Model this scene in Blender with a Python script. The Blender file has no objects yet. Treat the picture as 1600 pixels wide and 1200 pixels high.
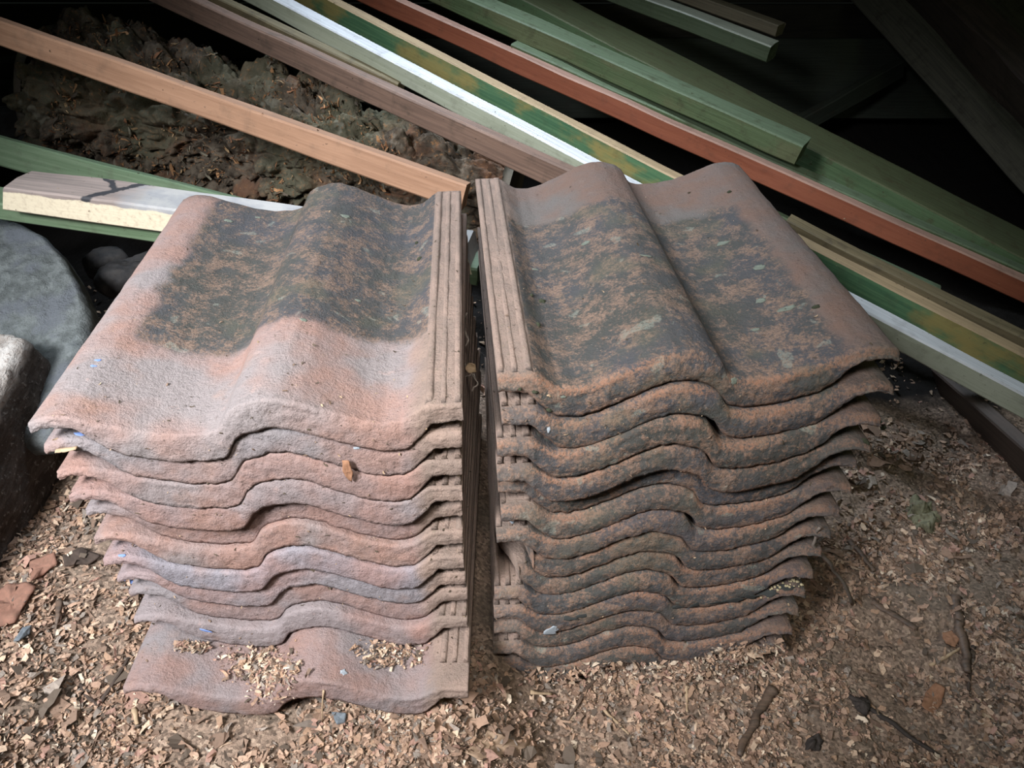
import bpy, math, random
import numpy as np
from mathutils import Vector, Matrix

random.seed(7)
SC = bpy.context.scene
COL = SC.collection

# ------------------------------------------------------------------ camera, world, lights, exposure
PITCH = math.radians(37.3); CAMZ = 0.80; FPX = 1202.0
cam_data = bpy.data.cameras.new('camera'); cam_data.sensor_width = 36.0
cam_data.lens = 36.0 * FPX / 1600.0; cam_data.clip_start = 0.02
cam = bpy.data.objects.new('camera', cam_data); COL.objects.link(cam)
cam.location = (0, 0, CAMZ); cam.rotation_euler = (math.pi / 2 - PITCH, 0, 0)
SC.camera = cam

SC.view_settings.view_transform = 'Standard'; SC.view_settings.look = 'None'
SC.view_settings.gamma = 1.0; SC.view_settings.use_curve_mapping = False
SC.view_settings.exposure = 0.0

world = bpy.data.worlds.new('shed_dark'); SC.world = world; world.use_nodes = True
world.node_tree.nodes['Background'].inputs[0].default_value = (0.35, 0.42, 0.36, 1)
world.node_tree.nodes['Background'].inputs[1].default_value = 0.016

def area(name, loc, target, size, power, color, sizey=None, spread=None):
    d = bpy.data.lights.new(name, 'AREA'); d.energy = power; d.color = color; d.size = size
    if sizey: d.shape = 'RECTANGLE'; d.size_y = sizey
    if spread: d.spread = math.radians(spread)
    o = bpy.data.objects.new(name, d); COL.objects.link(o); o.location = loc
    o.rotation_euler = (Vector(target) - Vector(loc)).to_track_quat('-Z', 'Y').to_euler()
    return o
def spot(name, loc, target, power, color, angle, blend=0.6, radius=0.05):
    d = bpy.data.lights.new(name, 'SPOT'); d.energy = power; d.color = color
    d.spot_size = math.radians(angle); d.spot_blend = blend; d.shadow_soft_size = radius
    o = bpy.data.objects.new(name, d); COL.objects.link(o); o.location = loc
    o.rotation_euler = (Vector(target) - Vector(loc)).to_track_quat('-Z', 'Y').to_euler()
    return o
spot('doorway_daylight', (-0.80, -0.42, 1.42), (-0.28, 0.69, 0.22), 285.0, (0.95, 0.97, 1.0), 53, 1.0, 0.20)
area('roof_gap_daylight', (-0.25, 1.70, 1.60), (0.0, 1.2, 0.35), 0.30, 5.0, (0.75, 0.87, 1.0), spread=70)
area('torch_light', (0.02, -0.02, 1.15), (-0.02, 0.55, 0.2), 0.15, 0.75, (1.0, 0.95, 0.88), spread=65)  # added fill above the camera to lighten the gap between the stacks
area('tarpaulin_glow', (1.4, 0.2, 1.3), (0.7, 0.8, 0.0), 0.8, 1.1, (0.85, 1.0, 0.48))  # weak greenish fill added from the right, no visible source
area('hatch_daylight', (-1.3, 0.35, 1.1), (-0.5, 0.55, 0.1), 0.40, 2.0, (0.86, 0.94, 1.0), spread=100)

# ------------------------------------------------------------------ maths helpers
CP, SP = math.cos(PITCH), math.sin(PITCH)
def P(px, py, d):
    """world point seen at a pixel of the photograph, d metres deep"""
    xc = (px - 800.0) / FPX * d; yc = (600.0 - py) / FPX * d
    return Vector((xc, d * CP + yc * SP, CAMZ - d * SP + yc * CP))
def row_y(py, z):
    a = PITCH + math.atan((py - 600.0) / FPX)
    return (CAMZ - z) / math.tan(a)

def _h(ix, iy, iz, seed):
    n = (ix * 374761393 + iy * 668265263 + iz * 2147483647 + seed * 1274126177) & 0xFFFFFFFF
    n = ((n ^ (n >> 13)) * 1274126177) & 0xFFFFFFFF
    n = ((n ^ (n >> 16)) * 2246822519) & 0xFFFFFFFF
    return ((n ^ (n >> 15)) & 0xFFFFFF) / float(0xFFFFFF)
def vn(x, y, z, seed=0):
    x = np.asarray(x, float); y = np.asarray(y, float) + 0 * x; z = np.asarray(z, float) + 0 * x
    fx, fy, fz = np.floor(x), np.floor(y), np.floor(z)
    ix, iy, iz = fx.astype(np.int64), fy.astype(np.int64), fz.astype(np.int64)
    u, v, w = x - fx, y - fy, z - fz
    u, v, w = [t * t * (3 - 2 * t) for t in (u, v, w)]
    r = 0
    for a in (0, 1):
        for b in (0, 1):
            for c in (0, 1):
                r = r + _h(ix + a, iy + b, iz + c, seed) * (u if a else 1 - u) * (v if b else 1 - v) * (w if c else 1 - w)
    return r * 2 - 1
def fbm(x, y, z, seed=0, o=4, g=0.5):
    r = 0; a = 1.0; f = 1.0
    for k in range(o):
        r = r + a * vn(np.asarray(x) * f, np.asarray(y) * f, np.asarray(z) * f, seed + k * 17); a *= g; f *= 2.03
    return r
def worley(x, y, z, seed=0):
    fx, fy, fz = [np.floor(t).astype(np.int64) for t in (x, y, z)]
    d1 = np.full(np.shape(x), 9.0); d2 = np.full(np.shape(x), 9.0)
    for a in (-1, 0, 1):
        for b in (-1, 0, 1):
            for c in (-1, 0, 1):
                i, j, k = fx + a, fy + b, fz + c
                d = np.sqrt((i + _h(i, j, k, seed) - x) ** 2 + (j + _h(i, j, k, seed + 1) - y) ** 2 + (k + _h(i, j, k, seed + 2) - z) ** 2)
                m = d < d1
                d2 = np.where(m, d1, np.minimum(d2, d)); d1 = np.where(m, d, d1)
    return d1, d2
def sstep(a, b, x):
    t = np.clip((np.asarray(x, float) - a) / (b - a), 0, 1); return t * t * (3 - 2 * t)

# ------------------------------------------------------------------ object helpers
def tag(o, label=None, cat=None, group=None, kind=None):
    if label: o['label'] = label
    if cat: o['category'] = cat
    if group: o['group'] = group
    if kind: o['kind'] = kind
    elif label: o['kind'] = 'thing'
    return o
def mesh_obj(name, verts, faces, mat, parent=None, smooth=True, colors=None, matrix=None):
    me = bpy.data.meshes.new(name)
    me.from_pydata([tuple(map(float, v)) for v in verts], [], [tuple(map(int, f)) for f in faces])
    if smooth: me.polygons.foreach_set('use_smooth', [True] * len(me.polygons))
    if colors is not None:
        at = me.color_attributes.new('Col', 'FLOAT_COLOR', 'POINT')
        c = np.ones((len(verts), 4)); c[:, :3] = colors
        at.data.foreach_set('color', c.ravel())
    me.materials.append(mat); me.update()
    o = bpy.data.objects.new(name, me); COL.objects.link(o)
    if parent: o.parent = parent
    if matrix is not None: o.matrix_world = matrix
    return o
def empty(name, loc=(0, 0, 0), rz=0):
    o = bpy.data.objects.new(name, None); COL.objects.link(o); o.location = loc; o.rotation_euler = (0, 0, rz)
    o.empty_display_size = 0.05
    return o

# ------------------------------------------------------------------ material helpers
class NT:
    def __init__(s, name):
        s.m = bpy.data.materials.new(name); s.m.use_nodes = True; s.t = s.m.node_tree
        s.b = s.t.nodes['Principled BSDF']; s.tc = s.t.nodes.new('ShaderNodeTexCoord')
    def n(s, typ, **kw):
        x = s.t.nodes.new(typ)
        for k, v in kw.items():
            if k.startswith('_'): setattr(x, k[1:], v)
        return x
    def link(s, a, b): s.t.links.new(a, b)
    def val(s, sock, v):
        if hasattr(v, 'is_output') or isinstance(v, bpy.types.NodeSocket): s.link(v, sock)
        else: sock.default_value = v
    def mapping(s, src, scale=(1, 1, 1), loc=(0, 0, 0)):
        x = s.n('ShaderNodeMapping'); s.link(src, x.inputs[0]); s.val(x.inputs[1], loc); x.inputs[3].default_value = scale
        return x.outputs[0]
    def noise(s, src, scale, detail=4, rough=0.55, dist=0.0):
        x = s.n('ShaderNodeTexNoise'); s.link(src, x.inputs['Vector'])
        x.inputs['Scale'].default_value = scale; x.inputs['Detail'].default_value = detail
        x.inputs['Roughness'].default_value = rough; x.inputs['Distortion'].default_value = dist
        return x.outputs[0]
    def voro(s, src, scale, feature='F1', out=0):
        x = s.n('ShaderNodeTexVoronoi'); x.feature = feature; s.link(src, x.inputs['Vector']); x.inputs['Scale'].default_value = scale
        return x.outputs[out]
    def ramp(s, f, a, b, interp=True):
        x = s.n('ShaderNodeMapRange'); x.interpolation_type = 'SMOOTHSTEP' if interp else 'LINEAR'
        s.link(f, x.inputs[0]); x.inputs[1].default_value = a; x.inputs[2].default_value = b
        return x.outputs[0]
    def math(s, op, a, b=0.0):
        x = s.n('ShaderNodeMath'); x.operation = op; s.val(x.inputs[0], a); s.val(x.inputs[1], b); x.use_clamp = False
        return x.outputs[0]
    def mix(s, f, a, b, mode='MIX'):
        x = s.n('ShaderNodeMix'); x.data_type = 'RGBA'; x.blend_type = mode
        s.val(x.inputs[0], f)
        for sock, v in ((x.inputs[6], a), (x.inputs[7], b)):
            if isinstance(v, tuple): sock.default_value = (v[0], v[1], v[2], 1)
            else: s.link(v, sock)
        return x.outputs[2]
    def xyz(s, src):
        x = s.n('ShaderNodeSeparateXYZ'); s.link(src, x.inputs[0]); return x.outputs
    def bump(s, h, strength, dist, prev=None):
        x = s.n('ShaderNodeBump'); s.link(h, x.inputs['Height']); x.inputs['Strength'].default_value = strength
        x.inputs['Distance'].default_value = dist
        if prev: s.link(prev, x.inputs['Normal'])
        return x.outputs[0]
    def done(s, col, rough, normal=None, spec=0.3):
        s.val(s.b.inputs['Base Color'], col if not isinstance(col, tuple) else (*col, 1))
        s.val(s.b.inputs['Roughness'], rough); s.b.inputs['Specular IOR Level'].default_value = spec
        if normal: s.link(normal, s.b.inputs['Normal'])
        return s.m

def tile_material():
    k = NT('concrete_tile'); info = k.n('ShaderNodeObjectInfo')
    obj = k.tc.outputs['Object']
    off = k.n('ShaderNodeVectorMath'); off.operation = 'SCALE'
    cmb = k.n('ShaderNodeCombineXYZ')
    for i in range(3): k.link(info.outputs['Random'], cmb.inputs[i])
    k.link(cmb.outputs[0], off.inputs[0]); off.inputs['Scale'].default_value = 7.0
    add = k.n('ShaderNodeVectorMath'); add.operation = 'ADD'; k.link(obj, add.inputs[0]); k.link(off.outputs[0], add.inputs[1])
    v = add.outputs[0]
    x, y, z = k.xyz(obj)
    nb = k.noise(v, 9, 3); nm = k.noise(v, 28, 6, 0.6); nf = k.noise(v, 170, 6, 0.7); nff = k.noise(v, 420, 3, 0.7)
    ng = k.noise(v, 70, 5, 0.65)
    # clean terracotta-pink face with blue-grey bloom and orange patches
    pink = k.mix(k.ramp(nm, 0.35, 0.68), (0.345, 0.225, 0.190), (0.315, 0.240, 0.225))
    bloom = k.mix(k.ramp(nb, 0.45, 0.62), pink, (0.290, 0.262, 0.262))
    clean = k.mix(k.math('MULTIPLY', k.ramp(k.noise(v, 13, 4, 0.6), 0.56, 0.70), 0.5), bloom, (0.34, 0.21, 0.155))
    clean = k.mix(k.math('MULTIPLY', k.ramp(ng, 0.60, 0.72), 0.5), clean, (0.45, 0.34, 0.31))
    clean = k.mix(k.math('MULTIPLY', k.ramp(nf, 0.60, 0.70), 0.5), clean, (0.14, 0.10, 0.09))
    clean = k.mix(k.math('MULTIPLY', k.ramp(nff, 0.62, 0.72), 0.35), clean, (0.50, 0.44, 0.42))
    # the tint of the single tile
    clean = k.mix(1.0, clean, info.outputs['Color'], 'MULTIPLY')
    # weathered: black crust, orange grit, pale lichen
    nw = k.noise(v, 360, 6, 0.7)
    t1 = k.math('ADD', k.math('MULTIPLY', k.math('ADD', k.math('MULTIPLY', nw, 0.65), k.math('MULTIPLY', nf, 0.35)), 1.05), k.math('MULTIPLY', ng, 0.60))
    nsum = k.math('ADD', t1, k.math('MULTIPLY', nm, 0.50))
    dark = k.mix(k.ramp(nb, 0.35, 0.65), (0.070, 0.070, 0.077), (0.064, 0.064, 0.058))
    grit = k.mix(k.ramp(nff, 0.35, 0.65), (0.27, 0.175, 0.13), (0.15, 0.105, 0.08))
    rimn = k.n('ShaderNodeVertexColor'); rimn.layer_name = 'Col'; rim = rimn.outputs[0]
    ends = k.math('SUBTRACT', 1.0, k.math('ADD', k.ramp(y, 0.0, 0.05), 0.0))
    endt = k.ramp(y, 0.395, 0.423)
    gm = k.ramp(k.math('ADD', nsum, k.math('MULTIPLY', rim, 0.12)), 1.02, 1.20)
    weath = k.mix(k.math('MULTIPLY', gm, 0.85), dark, grit)
    weath = k.mix(k.math('MULTIPLY', rim, k.math('MULTIPLY', k.ramp(nw, 0.42, 0.60), 0.72)), weath, (0.32, 0.16, 0.10))
    weath = k.mix(k.math('MULTIPLY', endt, k.math('MULTIPLY', k.ramp(nf, 0.5, 0.62), 0.25)), weath, (0.30, 0.16, 0.10))
    weath = k.mix(k.math('MULTIPLY', k.ramp(k.noise(v, 16, 3, 0.5), 0.55, 0.7), 0.4), weath, (0.095, 0.095, 0.066))
    li = k.math('MULTIPLY', k.ramp(k.noise(v, 42, 2, 0.4, 0.6), 0.67, 0.70), k.ramp(nff, 0.35, 0.55))
    weath = k.mix(k.math('MULTIPLY', li, 0.35), weath, (0.33, 0.35, 0.29))
    weath = k.mix(k.math('MULTIPLY', k.ramp(nff, 0.66, 0.74), 0.6), weath, (0.40, 0.34, 0.29))
    # where the weather reached the face: not under the laps of the neighbours
    jit = k.math('MULTIPLY', k.math('SUBTRACT', nm, 0.5), 0.05)
    a = k.ramp(k.math('ADD', y, jit), 0.106, 0.122)
    jx = k.math('MULTIPLY', k.math('SUBTRACT', nm, 0.5), 0.03)
    b = k.ramp(k.math('ADD', x, jx), 0.035, 0.047)
    c = k.math('SUBTRACT', 1.0, k.ramp(x, 0.2985, 0.3005))
    # near its tail a tile is weathered right across
    b2 = k.math('MAXIMUM', b, k.math('MULTIPLY', endt, 0.75))
    c2 = k.math('MAXIMUM', c, k.math('MULTIPLY', k.ramp(y, 0.408, 0.42), 0.8))
    m = k.math('MULTIPLY', k.math('MULTIPLY', a, b2), c2)
    m = k.math('MULTIPLY', m, info.outputs['Alpha'])
    shelf = k.mix(k.ramp(nm, 0.4, 0.65), (0.235, 0.175, 0.145), (0.30, 0.215, 0.175))
    shelf = k.mix(k.math('MULTIPLY', k.ramp(nf, 0.58, 0.7), 0.6), shelf, (0.14, 0.12, 0.08))
    edge = k.mix(k.ramp(k.math('ADD', x, jx), 0.28, 0.30), clean, shelf)
    col = k.mix(m, edge, weath)
    pit = k.noise(v, 800, 2, 0.6)
    col = k.mix(k.math('MULTIPLY', k.ramp(pit, 0.58, 0.70), 0.5), col, (0.05, 0.04, 0.036))
    bh = k.math('ADD', k.math('MULTIPLY', nf, 1.0), k.math('MULTIPLY', nff, 0.5))
    nr = k.bump(bh, 0.9, 0.0022)
    nr = k.bump(ng, 0.35, 0.003, nr)
    return k.done(col, 0.88, nr, 0.25)

def wood_material(name, base, grain, dirt=(0.05, 0.04, 0.03), dirt_amt=0.35, rough=0.6, gscale=1.0, alt=None, alt_amt=0.5, top=None, paint_chip=None):
    k = NT(name); info = k.n('ShaderNodeObjectInfo'); obj = k.tc.outputs['Object']
    off = k.n('ShaderNodeCombineXYZ')
    r = k.math('MULTIPLY', info.outputs['Random'], 9.0)
    for i in range(3): k.link(r, off.inputs[i])
    add = k.n('ShaderNodeVectorMath'); add.operation = 'ADD'; k.link(obj, add.inputs[0]); k.link(off.outputs[0], add.inputs[1])
    v = add.outputs[0]
    g1 = k.noise(k.mapping(v, (2.2, 75 * gscale, 75 * gscale)), 3.0, 5, 0.6, 0.4)
    g2 = k.noise(k.mapping(v, (5, 260, 260)), 2.0, 3, 0.6)
    n1 = k.noise(k.mapping(v, (0.5, 1, 1)), 14, 5, 0.6); nf = k.noise(v, 150, 3, 0.7); nd = k.noise(v, 33, 5, 0.65)
    col = k.mix(k.ramp(g1, 0.38, 0.66), base, grain)
    col = k.mix(k.math('MULTIPLY', k.ramp(g2, 0.5, 0.7), 0.35), col, grain)
    if alt: col = k.mix(k.math('MULTIPLY', k.ramp(n1, 0.46, 0.62), alt_amt), col, alt)
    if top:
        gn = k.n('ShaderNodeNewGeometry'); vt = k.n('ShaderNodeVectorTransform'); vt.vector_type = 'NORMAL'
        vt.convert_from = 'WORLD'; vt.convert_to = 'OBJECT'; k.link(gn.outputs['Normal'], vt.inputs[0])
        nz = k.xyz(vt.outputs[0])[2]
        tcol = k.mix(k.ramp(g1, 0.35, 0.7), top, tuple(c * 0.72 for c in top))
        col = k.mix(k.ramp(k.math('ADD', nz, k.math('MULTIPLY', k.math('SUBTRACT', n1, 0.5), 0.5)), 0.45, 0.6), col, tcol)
    col = k.mix(k.math('MULTIPLY', k.ramp(nd, 0.5, 0.72), dirt_amt), col, dirt)
    col = k.mix(k.math('MULTIPLY', k.ramp(nf, 0.66, 0.72), min(1.0, dirt_amt * 2)), col, dirt)
    nr = k.bump(g1, 0.35, 0.002); nr = k.bump(nf, 0.2, 0.001, nr)
    return k.done(col, rough, nr, 0.4)

def rough_material(name, c1, c2, c3, s=30, bump=0.5, bd=0.004, rough=0.9):
    k = NT(name); v = k.tc.outputs['Object']
    n1 = k.noise(v, s, 6, 0.6); n2 = k.noise(v, s * 0.3, 4); n3 = k.noise(v, s * 6, 4, 0.7)
    col = k.mix(k.ramp(n1, 0.36, 0.64), c1, c2); col = k.mix(k.ramp(n2, 0.5, 0.66), col, c3)
    col = k.mix(k.math('MULTIPLY', k.ramp(n3, 0.55, 0.7), 0.4), col, tuple(c * 0.4 for c in c1))
    nr = k.bump(n1, bump, bd); nr = k.bump(n3, bump, bd * 0.3, nr)
    return k.done(col, rough, nr, 0.25)
def vcol_material(name, rough=0.8):
    k = NT(name); a = k.n('ShaderNodeVertexColor'); a.layer_name = 'Col'
    nf = k.noise(k.tc.outputs['Object'], 300, 3)
    col = k.mix(k.math('MULTIPLY', k.ramp(nf, 0.45, 0.7), 0.3), a.outputs[0], (0.08, 0.055, 0.04))
    return k.done(col, rough, None, 0.3)

M_TILE = tile_material()
M_CHIP = vcol_material('shavings')
kg = NT('litter_ground'); v = kg.tc.outputs['Object']
vc = kg.voro(kg.mapping(v, (1, 1, .3)), 330, out='Color'); vb = kg.xyz(vc)
gc = kg.mix(vb[0], (0.15, 0.105, 0.078), (0.33, 0.235, 0.175)); gc = kg.mix(kg.math('MULTIPLY', kg.ramp(vb[1], .8, .9), .7), gc, (0.42, 0.31, 0.23)); gc = kg.mix(kg.math('MULTIPLY', kg.ramp(vb[2], .72, .8), .6), gc, (0.06, 0.045, 0.035))
g2 = kg.noise(v, 9, 4); gc = kg.mix(kg.math('MULTIPLY', kg.ramp(g2, .5, .66), .6), gc, (0.105, 0.085, 0.065))
yy_ = kg.xyz(v)[1]; soil = kg.ramp(kg.math('ADD', yy_, kg.math('MULTIPLY', kg.noise(v, 12, 4), .16)), 1.04, 1.12); gc = kg.mix(soil, gc, (0.012, 0.010, 0.009))  # near-black painted in where the floor behind the stacks lies in shade
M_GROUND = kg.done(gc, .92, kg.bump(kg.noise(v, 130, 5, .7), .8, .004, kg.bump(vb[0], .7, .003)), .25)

# ------------------------------------------------------------------ ground
def ground_z(x, y):
    x = np.asarray(x, float); y = np.asarray(y, float) + 0 * x
    g = 0.083 * (1 - sstep(-0.07, 0.07, x)) - 0.012
    g = g + 0.035 * sstep(-0.40, -0.52, x) * (1 - sstep(0.35, 0.5, y) * 0.3)
    g = g + 0.012 * sstep(0.42, 0.36, y) * sstep(-0.05, 0.1, x)
    away = 1 - np.exp(-((np.maximum(0, np.abs(x + 0.02) - 0.36)) ** 2 + np.maximum(0, 0.42 - y) ** 2) / 0.004)
    g = g + 0.010 * fbm(x * 9, y * 9, 0, 3, 4) * (0.25 + 0.75 * away)
    g = g + 0.0030 * fbm(x * 70, y * 70, 0, 8, 3)
    return g
nx, ny = 420, 360
gx = np.concatenate([np.linspace(-3, -0.95, 20), np.linspace(-0.94, 1.25, nx - 40), np.linspace(1.27, 3, 20)])
gy = np.concatenate([np.linspace(-1.2, 0.24, 20), np.linspace(0.25, 1.35, ny - 45), np.linspace(1.38, 3.2, 25)])
X, Y = np.meshgrid(gx, gy, indexing='ij'); Z = ground_z(X, Y)
def grid_faces(a, b, off=0):
    i, j = np.meshgrid(np.arange(a - 1), np.arange(b - 1), indexing='ij'); q = (i * b + j).ravel() + off
    return np.stack([q, q + b, q + b + 1, q + 1], 1)
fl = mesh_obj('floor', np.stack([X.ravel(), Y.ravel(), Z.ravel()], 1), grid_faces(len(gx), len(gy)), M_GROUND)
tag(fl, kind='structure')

# ------------------------------------------------------------------ roof tiles
PX = [0, .008, .018, .032, .055, .080, .105, .125, .138, .143, .149, .159, .175, .188, .205, .228, .250, .266, .281, .289, .297, .303, .308, .33]
PZ = [.0195, .0235, .025, .0235, .0145, .0060, .0010, .0005, .0040, .0105, .0215, .0280, .0325, .0325, .0270, .0150, .0050, .0012, .0025, .0080, .0150, .0178, .0180, .0180]
TX = [0, .018, .030, .040, .050, .060, .285, .298, .306, .33]
TT = [.0085, .0095, .0105, .0150, .0235, .0285, .0285, .0240, .0165, .0155]
_px = np.linspace(0, 0.33, 400); _pz = np.interp(_px, PX, PZ)
_ker = np.hanning(11); _ker /= _ker.sum(); _pz = np.convolve(np.pad(_pz, 5, mode='edge'), _ker, 'valid')
def prof(x): return np.interp(x, _px, _pz)
def lipt(x): return np.interp(x, TX, TT)
TL = 0.42
def tile_mesh(name, front, fine, seed, broken=None):
    """local: x 0 (roll edge) .. 0.33 (fluted edge), y 0 (head) .. 0.42 (tail); front = the end that faces out"""
    xs = np.linspace(0, 0.33, 210)
    e = [0, .0012, .003, .0055, .009, .014, .020, .028, .038, .052]
    ys = e + list(np.arange(.07, TL - .05, .0045 if fine else .03)) + [TL - t for t in ([.038, .02, .009, .003, 0] if not fine else e[::-1])]
    ys = np.array(sorted(set(ys))); 
    if front == 'tail' and not fine: ys = np.sort(TL - ys)
    nyy = len(ys); XX, YY = np.meshgrid(xs, ys, indexing='ij')
    ZT = prof(XX)
    w0 = YY; w1 = TL - YY
    def rnd(w, r): return np.where(w < r, r - np.sqrt(np.maximum(0, r * r - (r - np.minimum(w, r)) ** 2)), 0)
    ZT = ZT - rnd(w0, .0022) - rnd(w1, .0050)
    lip = np.maximum(1 - sstep(.022, .05, w0), 1 - sstep(.022, .05, w1))
    th = 0.012 * (1 - lip) + lipt(XX) * lip; th = np.minimum(th, lipt(XX))
    th = th + lip * (0.0008 * fbm(XX * 80, YY * 40, 0, seed + 5, 3, .6) + 0.0012 * np.abs(vn(XX * 230, YY * 60, 0, seed + 6)) - .0006)
    ZB = prof(XX) - th
    ZT = ZT + 0.0005 * fbm(XX * 60, YY * 60, 0, seed, 4) + 0.0010 * vn(XX * 12, YY * 7, 0, seed + 3)
    XM = XX.copy()
    if broken:
        c, kk, dep = broken
        w = w1 if front == 'tail' else w0
        xmax = 0.33 - c * (1 - sstep(0, dep, w)) + 0.0016 * fbm(YY * 90, 0 * YY, 0, seed + 40, 3) * (w < dep)
        XM = np.minimum(XX, xmax); ZT = np.where(XM < XX, prof(XM), ZT); ZB = np.where(XM < XX, prof(XM) - lipt(XM) * lip - .012 * (1 - lip), ZB)
    nf = 7; verts = []; idx = []
    rg = lambda X_, Z_, s: 0.0008 * fbm(X_ * 150, Z_ * 180, 0, seed + s, 4, .7) + 0.0010 * vn(X_ * 25, Z_ * 10, 0, seed + s + 9)
    nxn = len(xs); loop = nyy * 2 + nf * 2
    V = np.zeros((nxn, loop, 3))
    V[:, :nyy, 0] = XM; V[:, :nyy, 1] = YY; V[:, :nyy, 2] = ZT
    tt = (np.arange(nf) + 1) / (nf + 1)
    for k, t in enumerate(tt):   # tail face, downwards
        zz = ZT[:, -1] * (1 - t) + ZB[:, -1] * t
        V[:, nyy + k, 0] = XM[:, -1]; V[:, nyy + k, 1] = TL + .0022 * math.sin(math.pi * t) + rg(xs, zz, 20); V[:, nyy + k, 2] = zz
    V[:, nyy + nf:2 * nyy + nf, 0] = XM[:, ::-1]; V[:, nyy + nf:2 * nyy + nf, 1] = YY[:, ::-1]; V[:, nyy + nf:2 * nyy + nf, 2] = ZB[:, ::-1]
    for k, t in enumerate(tt):   # head face, upwards
        zz = ZB[:, 0] * (1 - t) + ZT[:, 0] * t
        V[:, 2 * nyy + nf + k, 0] = XM[:, 0]; V[:, 2 * nyy + nf + k, 1] = -.001 * math.sin(math.pi * t) - rg(xs, zz, 30); V[:, 2 * nyy + nf + k, 2] = zz
    r0 = rg(xs, 0 * xs, 31); V[:, 0, 1] -= r0 * .8; V[:, 2 * nyy + nf - 1, 1] -= r0 * .5
    r1 = rg(xs, 0 * xs, 21); V[:, nyy - 1, 1] += r1 * .8; V[:, nyy + nf, 1] += r1 * .5
    i, j = np.meshgrid(np.arange(nxn - 1), np.arange(loop), indexing='ij')
    a = (i * loop + j).ravel(); b = (i * loop + (j + 1) % loop).ravel()
    F = np.stack([a, b, b + loop, a + loop], 1)[:, ::-1].tolist()
    for col_i, flip in ((0, False), (nxn - 1, True)):
        base = col_i * loop
        for q in range(nyy - 1):
            f = [base + q, base + q + 1, base + (2 * nyy + nf - 1 - (q + 1)), base + (2 * nyy + nf - 1 - q)]
            F.append(f[::-1] if flip else f)
        f = [base + nyy - 1 + q for q in range(nf + 2)]; F.append(f[::-1] if flip else f)
        f = [base + (2 * nyy + nf - 1 + q) % loop for q in range(nf + 2)]; F.append(f[::-1] if flip else f)
    rim = np.zeros((nxn, loop)); g = lambda d, s_: np.exp(-(d / s_) ** 2)
    rim[:, :nyy] = np.maximum(g(w1, .004), 0); rim[:, nyy:nyy + nf] = np.maximum(g(tt * .027, .003) * .6, g((1 - tt) * .027, .0042))[None]
    rim[:, nyy + nf:2 * nyy + nf] = g(w1[:, ::-1], .01); rim *= .55 + .9 * np.clip(fbm(V[..., 0] * 30, V[..., 2] * 30, 0, seed + 60, 3), -.5, .6)
    return V.reshape(-1, 3), F, rim.ravel()
RIBS = [(.3045, .0028, .0022), (.3155, .0022, .0014), (.3268, .0026, .0024)]
def rib_mesh(x0, hw, hh, y0, y1, seed):
    ys = np.linspace(y0, y1, 60); sec = [(-hw * 1.3, -.001), (-hw * .8, hh * .8), (-hw * .35, hh), (hw * .35, hh), (hw * .8, hh * .8), (min(hw * 1.3, .3295 - x0), -.001)]
    V = []; F = []; n = len(sec)
    dz = 0.0004 * fbm(ys * 40, 0 * ys, 0, seed, 4); 
    for q, y in enumerate(ys):
        for k, (dx, h) in enumerate(sec):
            f = .15 if q in (0, len(ys) - 1) else 1
            V.append((x0 + dx, y, .018 + h * f + (dz[q] if h > 0 else 0)))
    for q in range(len(ys) - 1):
        for k in range(n - 1):
            a = q * n + k; F.append((a, a + 1, a + n + 1, a + n))
    F.append(tuple(range(n))); F.append(tuple(range(len(ys) * n - n, len(ys) * n))[::-1])
    return V, F

M_RIB = M_TILE
def place_tile(k, stack, ftop, corner_px, corner_py, yaw, roll, label, tint, weather, dx=0, broken=None, pitchdeg=0):
    """front outer corner of the fluted shelf (its underside) is put where the photograph has it"""
    front = 'head' if stack == 'left' else 'tail'
    zu = ftop                                     # height of the shelf underside at the front
    yy = row_y(corner_py, zu); d = (CAMZ - zu) * SP + yy * CP
    xx = (corner_px - 800) / FPX * d + dx
    R = Matrix.Rotation(math.radians(yaw), 4, 'Z') @ Matrix.Rotation(math.radians(roll), 4, 'Y') @ Matrix.Rotation(math.radians(pitchdeg), 4, 'X')
    if stack == 'left': local = Vector((.33, 0, .0025)); Mx = R
    else: local = Vector((.33, TL, .0025)); Mx = R @ Matrix.Rotation(math.pi, 4, 'Z')
    Mx = Matrix.Translation(Vector((xx, yy, zu)) - (Mx @ local)) @ Mx
    seed = k * 31 + (500 if stack == 'left' else 0)
    V, F, rim = tile_mesh('roof_tile', front, k == 1, seed, broken)
    o = mesh_obj('roof_tile', V, F, M_TILE, colors=np.repeat(rim[:, None], 3, 1)); o.matrix_world = Mx
    o.color = (*tint, weather)
    tag(o, label, 'roof tile', 'stacked tiles of the %s stack' % stack)
    y0, y1 = .0035, TL - .006
    if k == 11 and stack == 'left': y0 = .028
    for (x0, hw, hh) in RIBS:
        a, b = y0, y1
        if broken: b = TL - broken[2] - .004
        v, f = rib_mesh(x0, hw, hh, a, b, seed + int(x0 * 1000))
        r = mesh_obj('interlocking_rib', v, f, M_RIB, parent=o); r.color = (*tint, weather)
    return o

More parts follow.
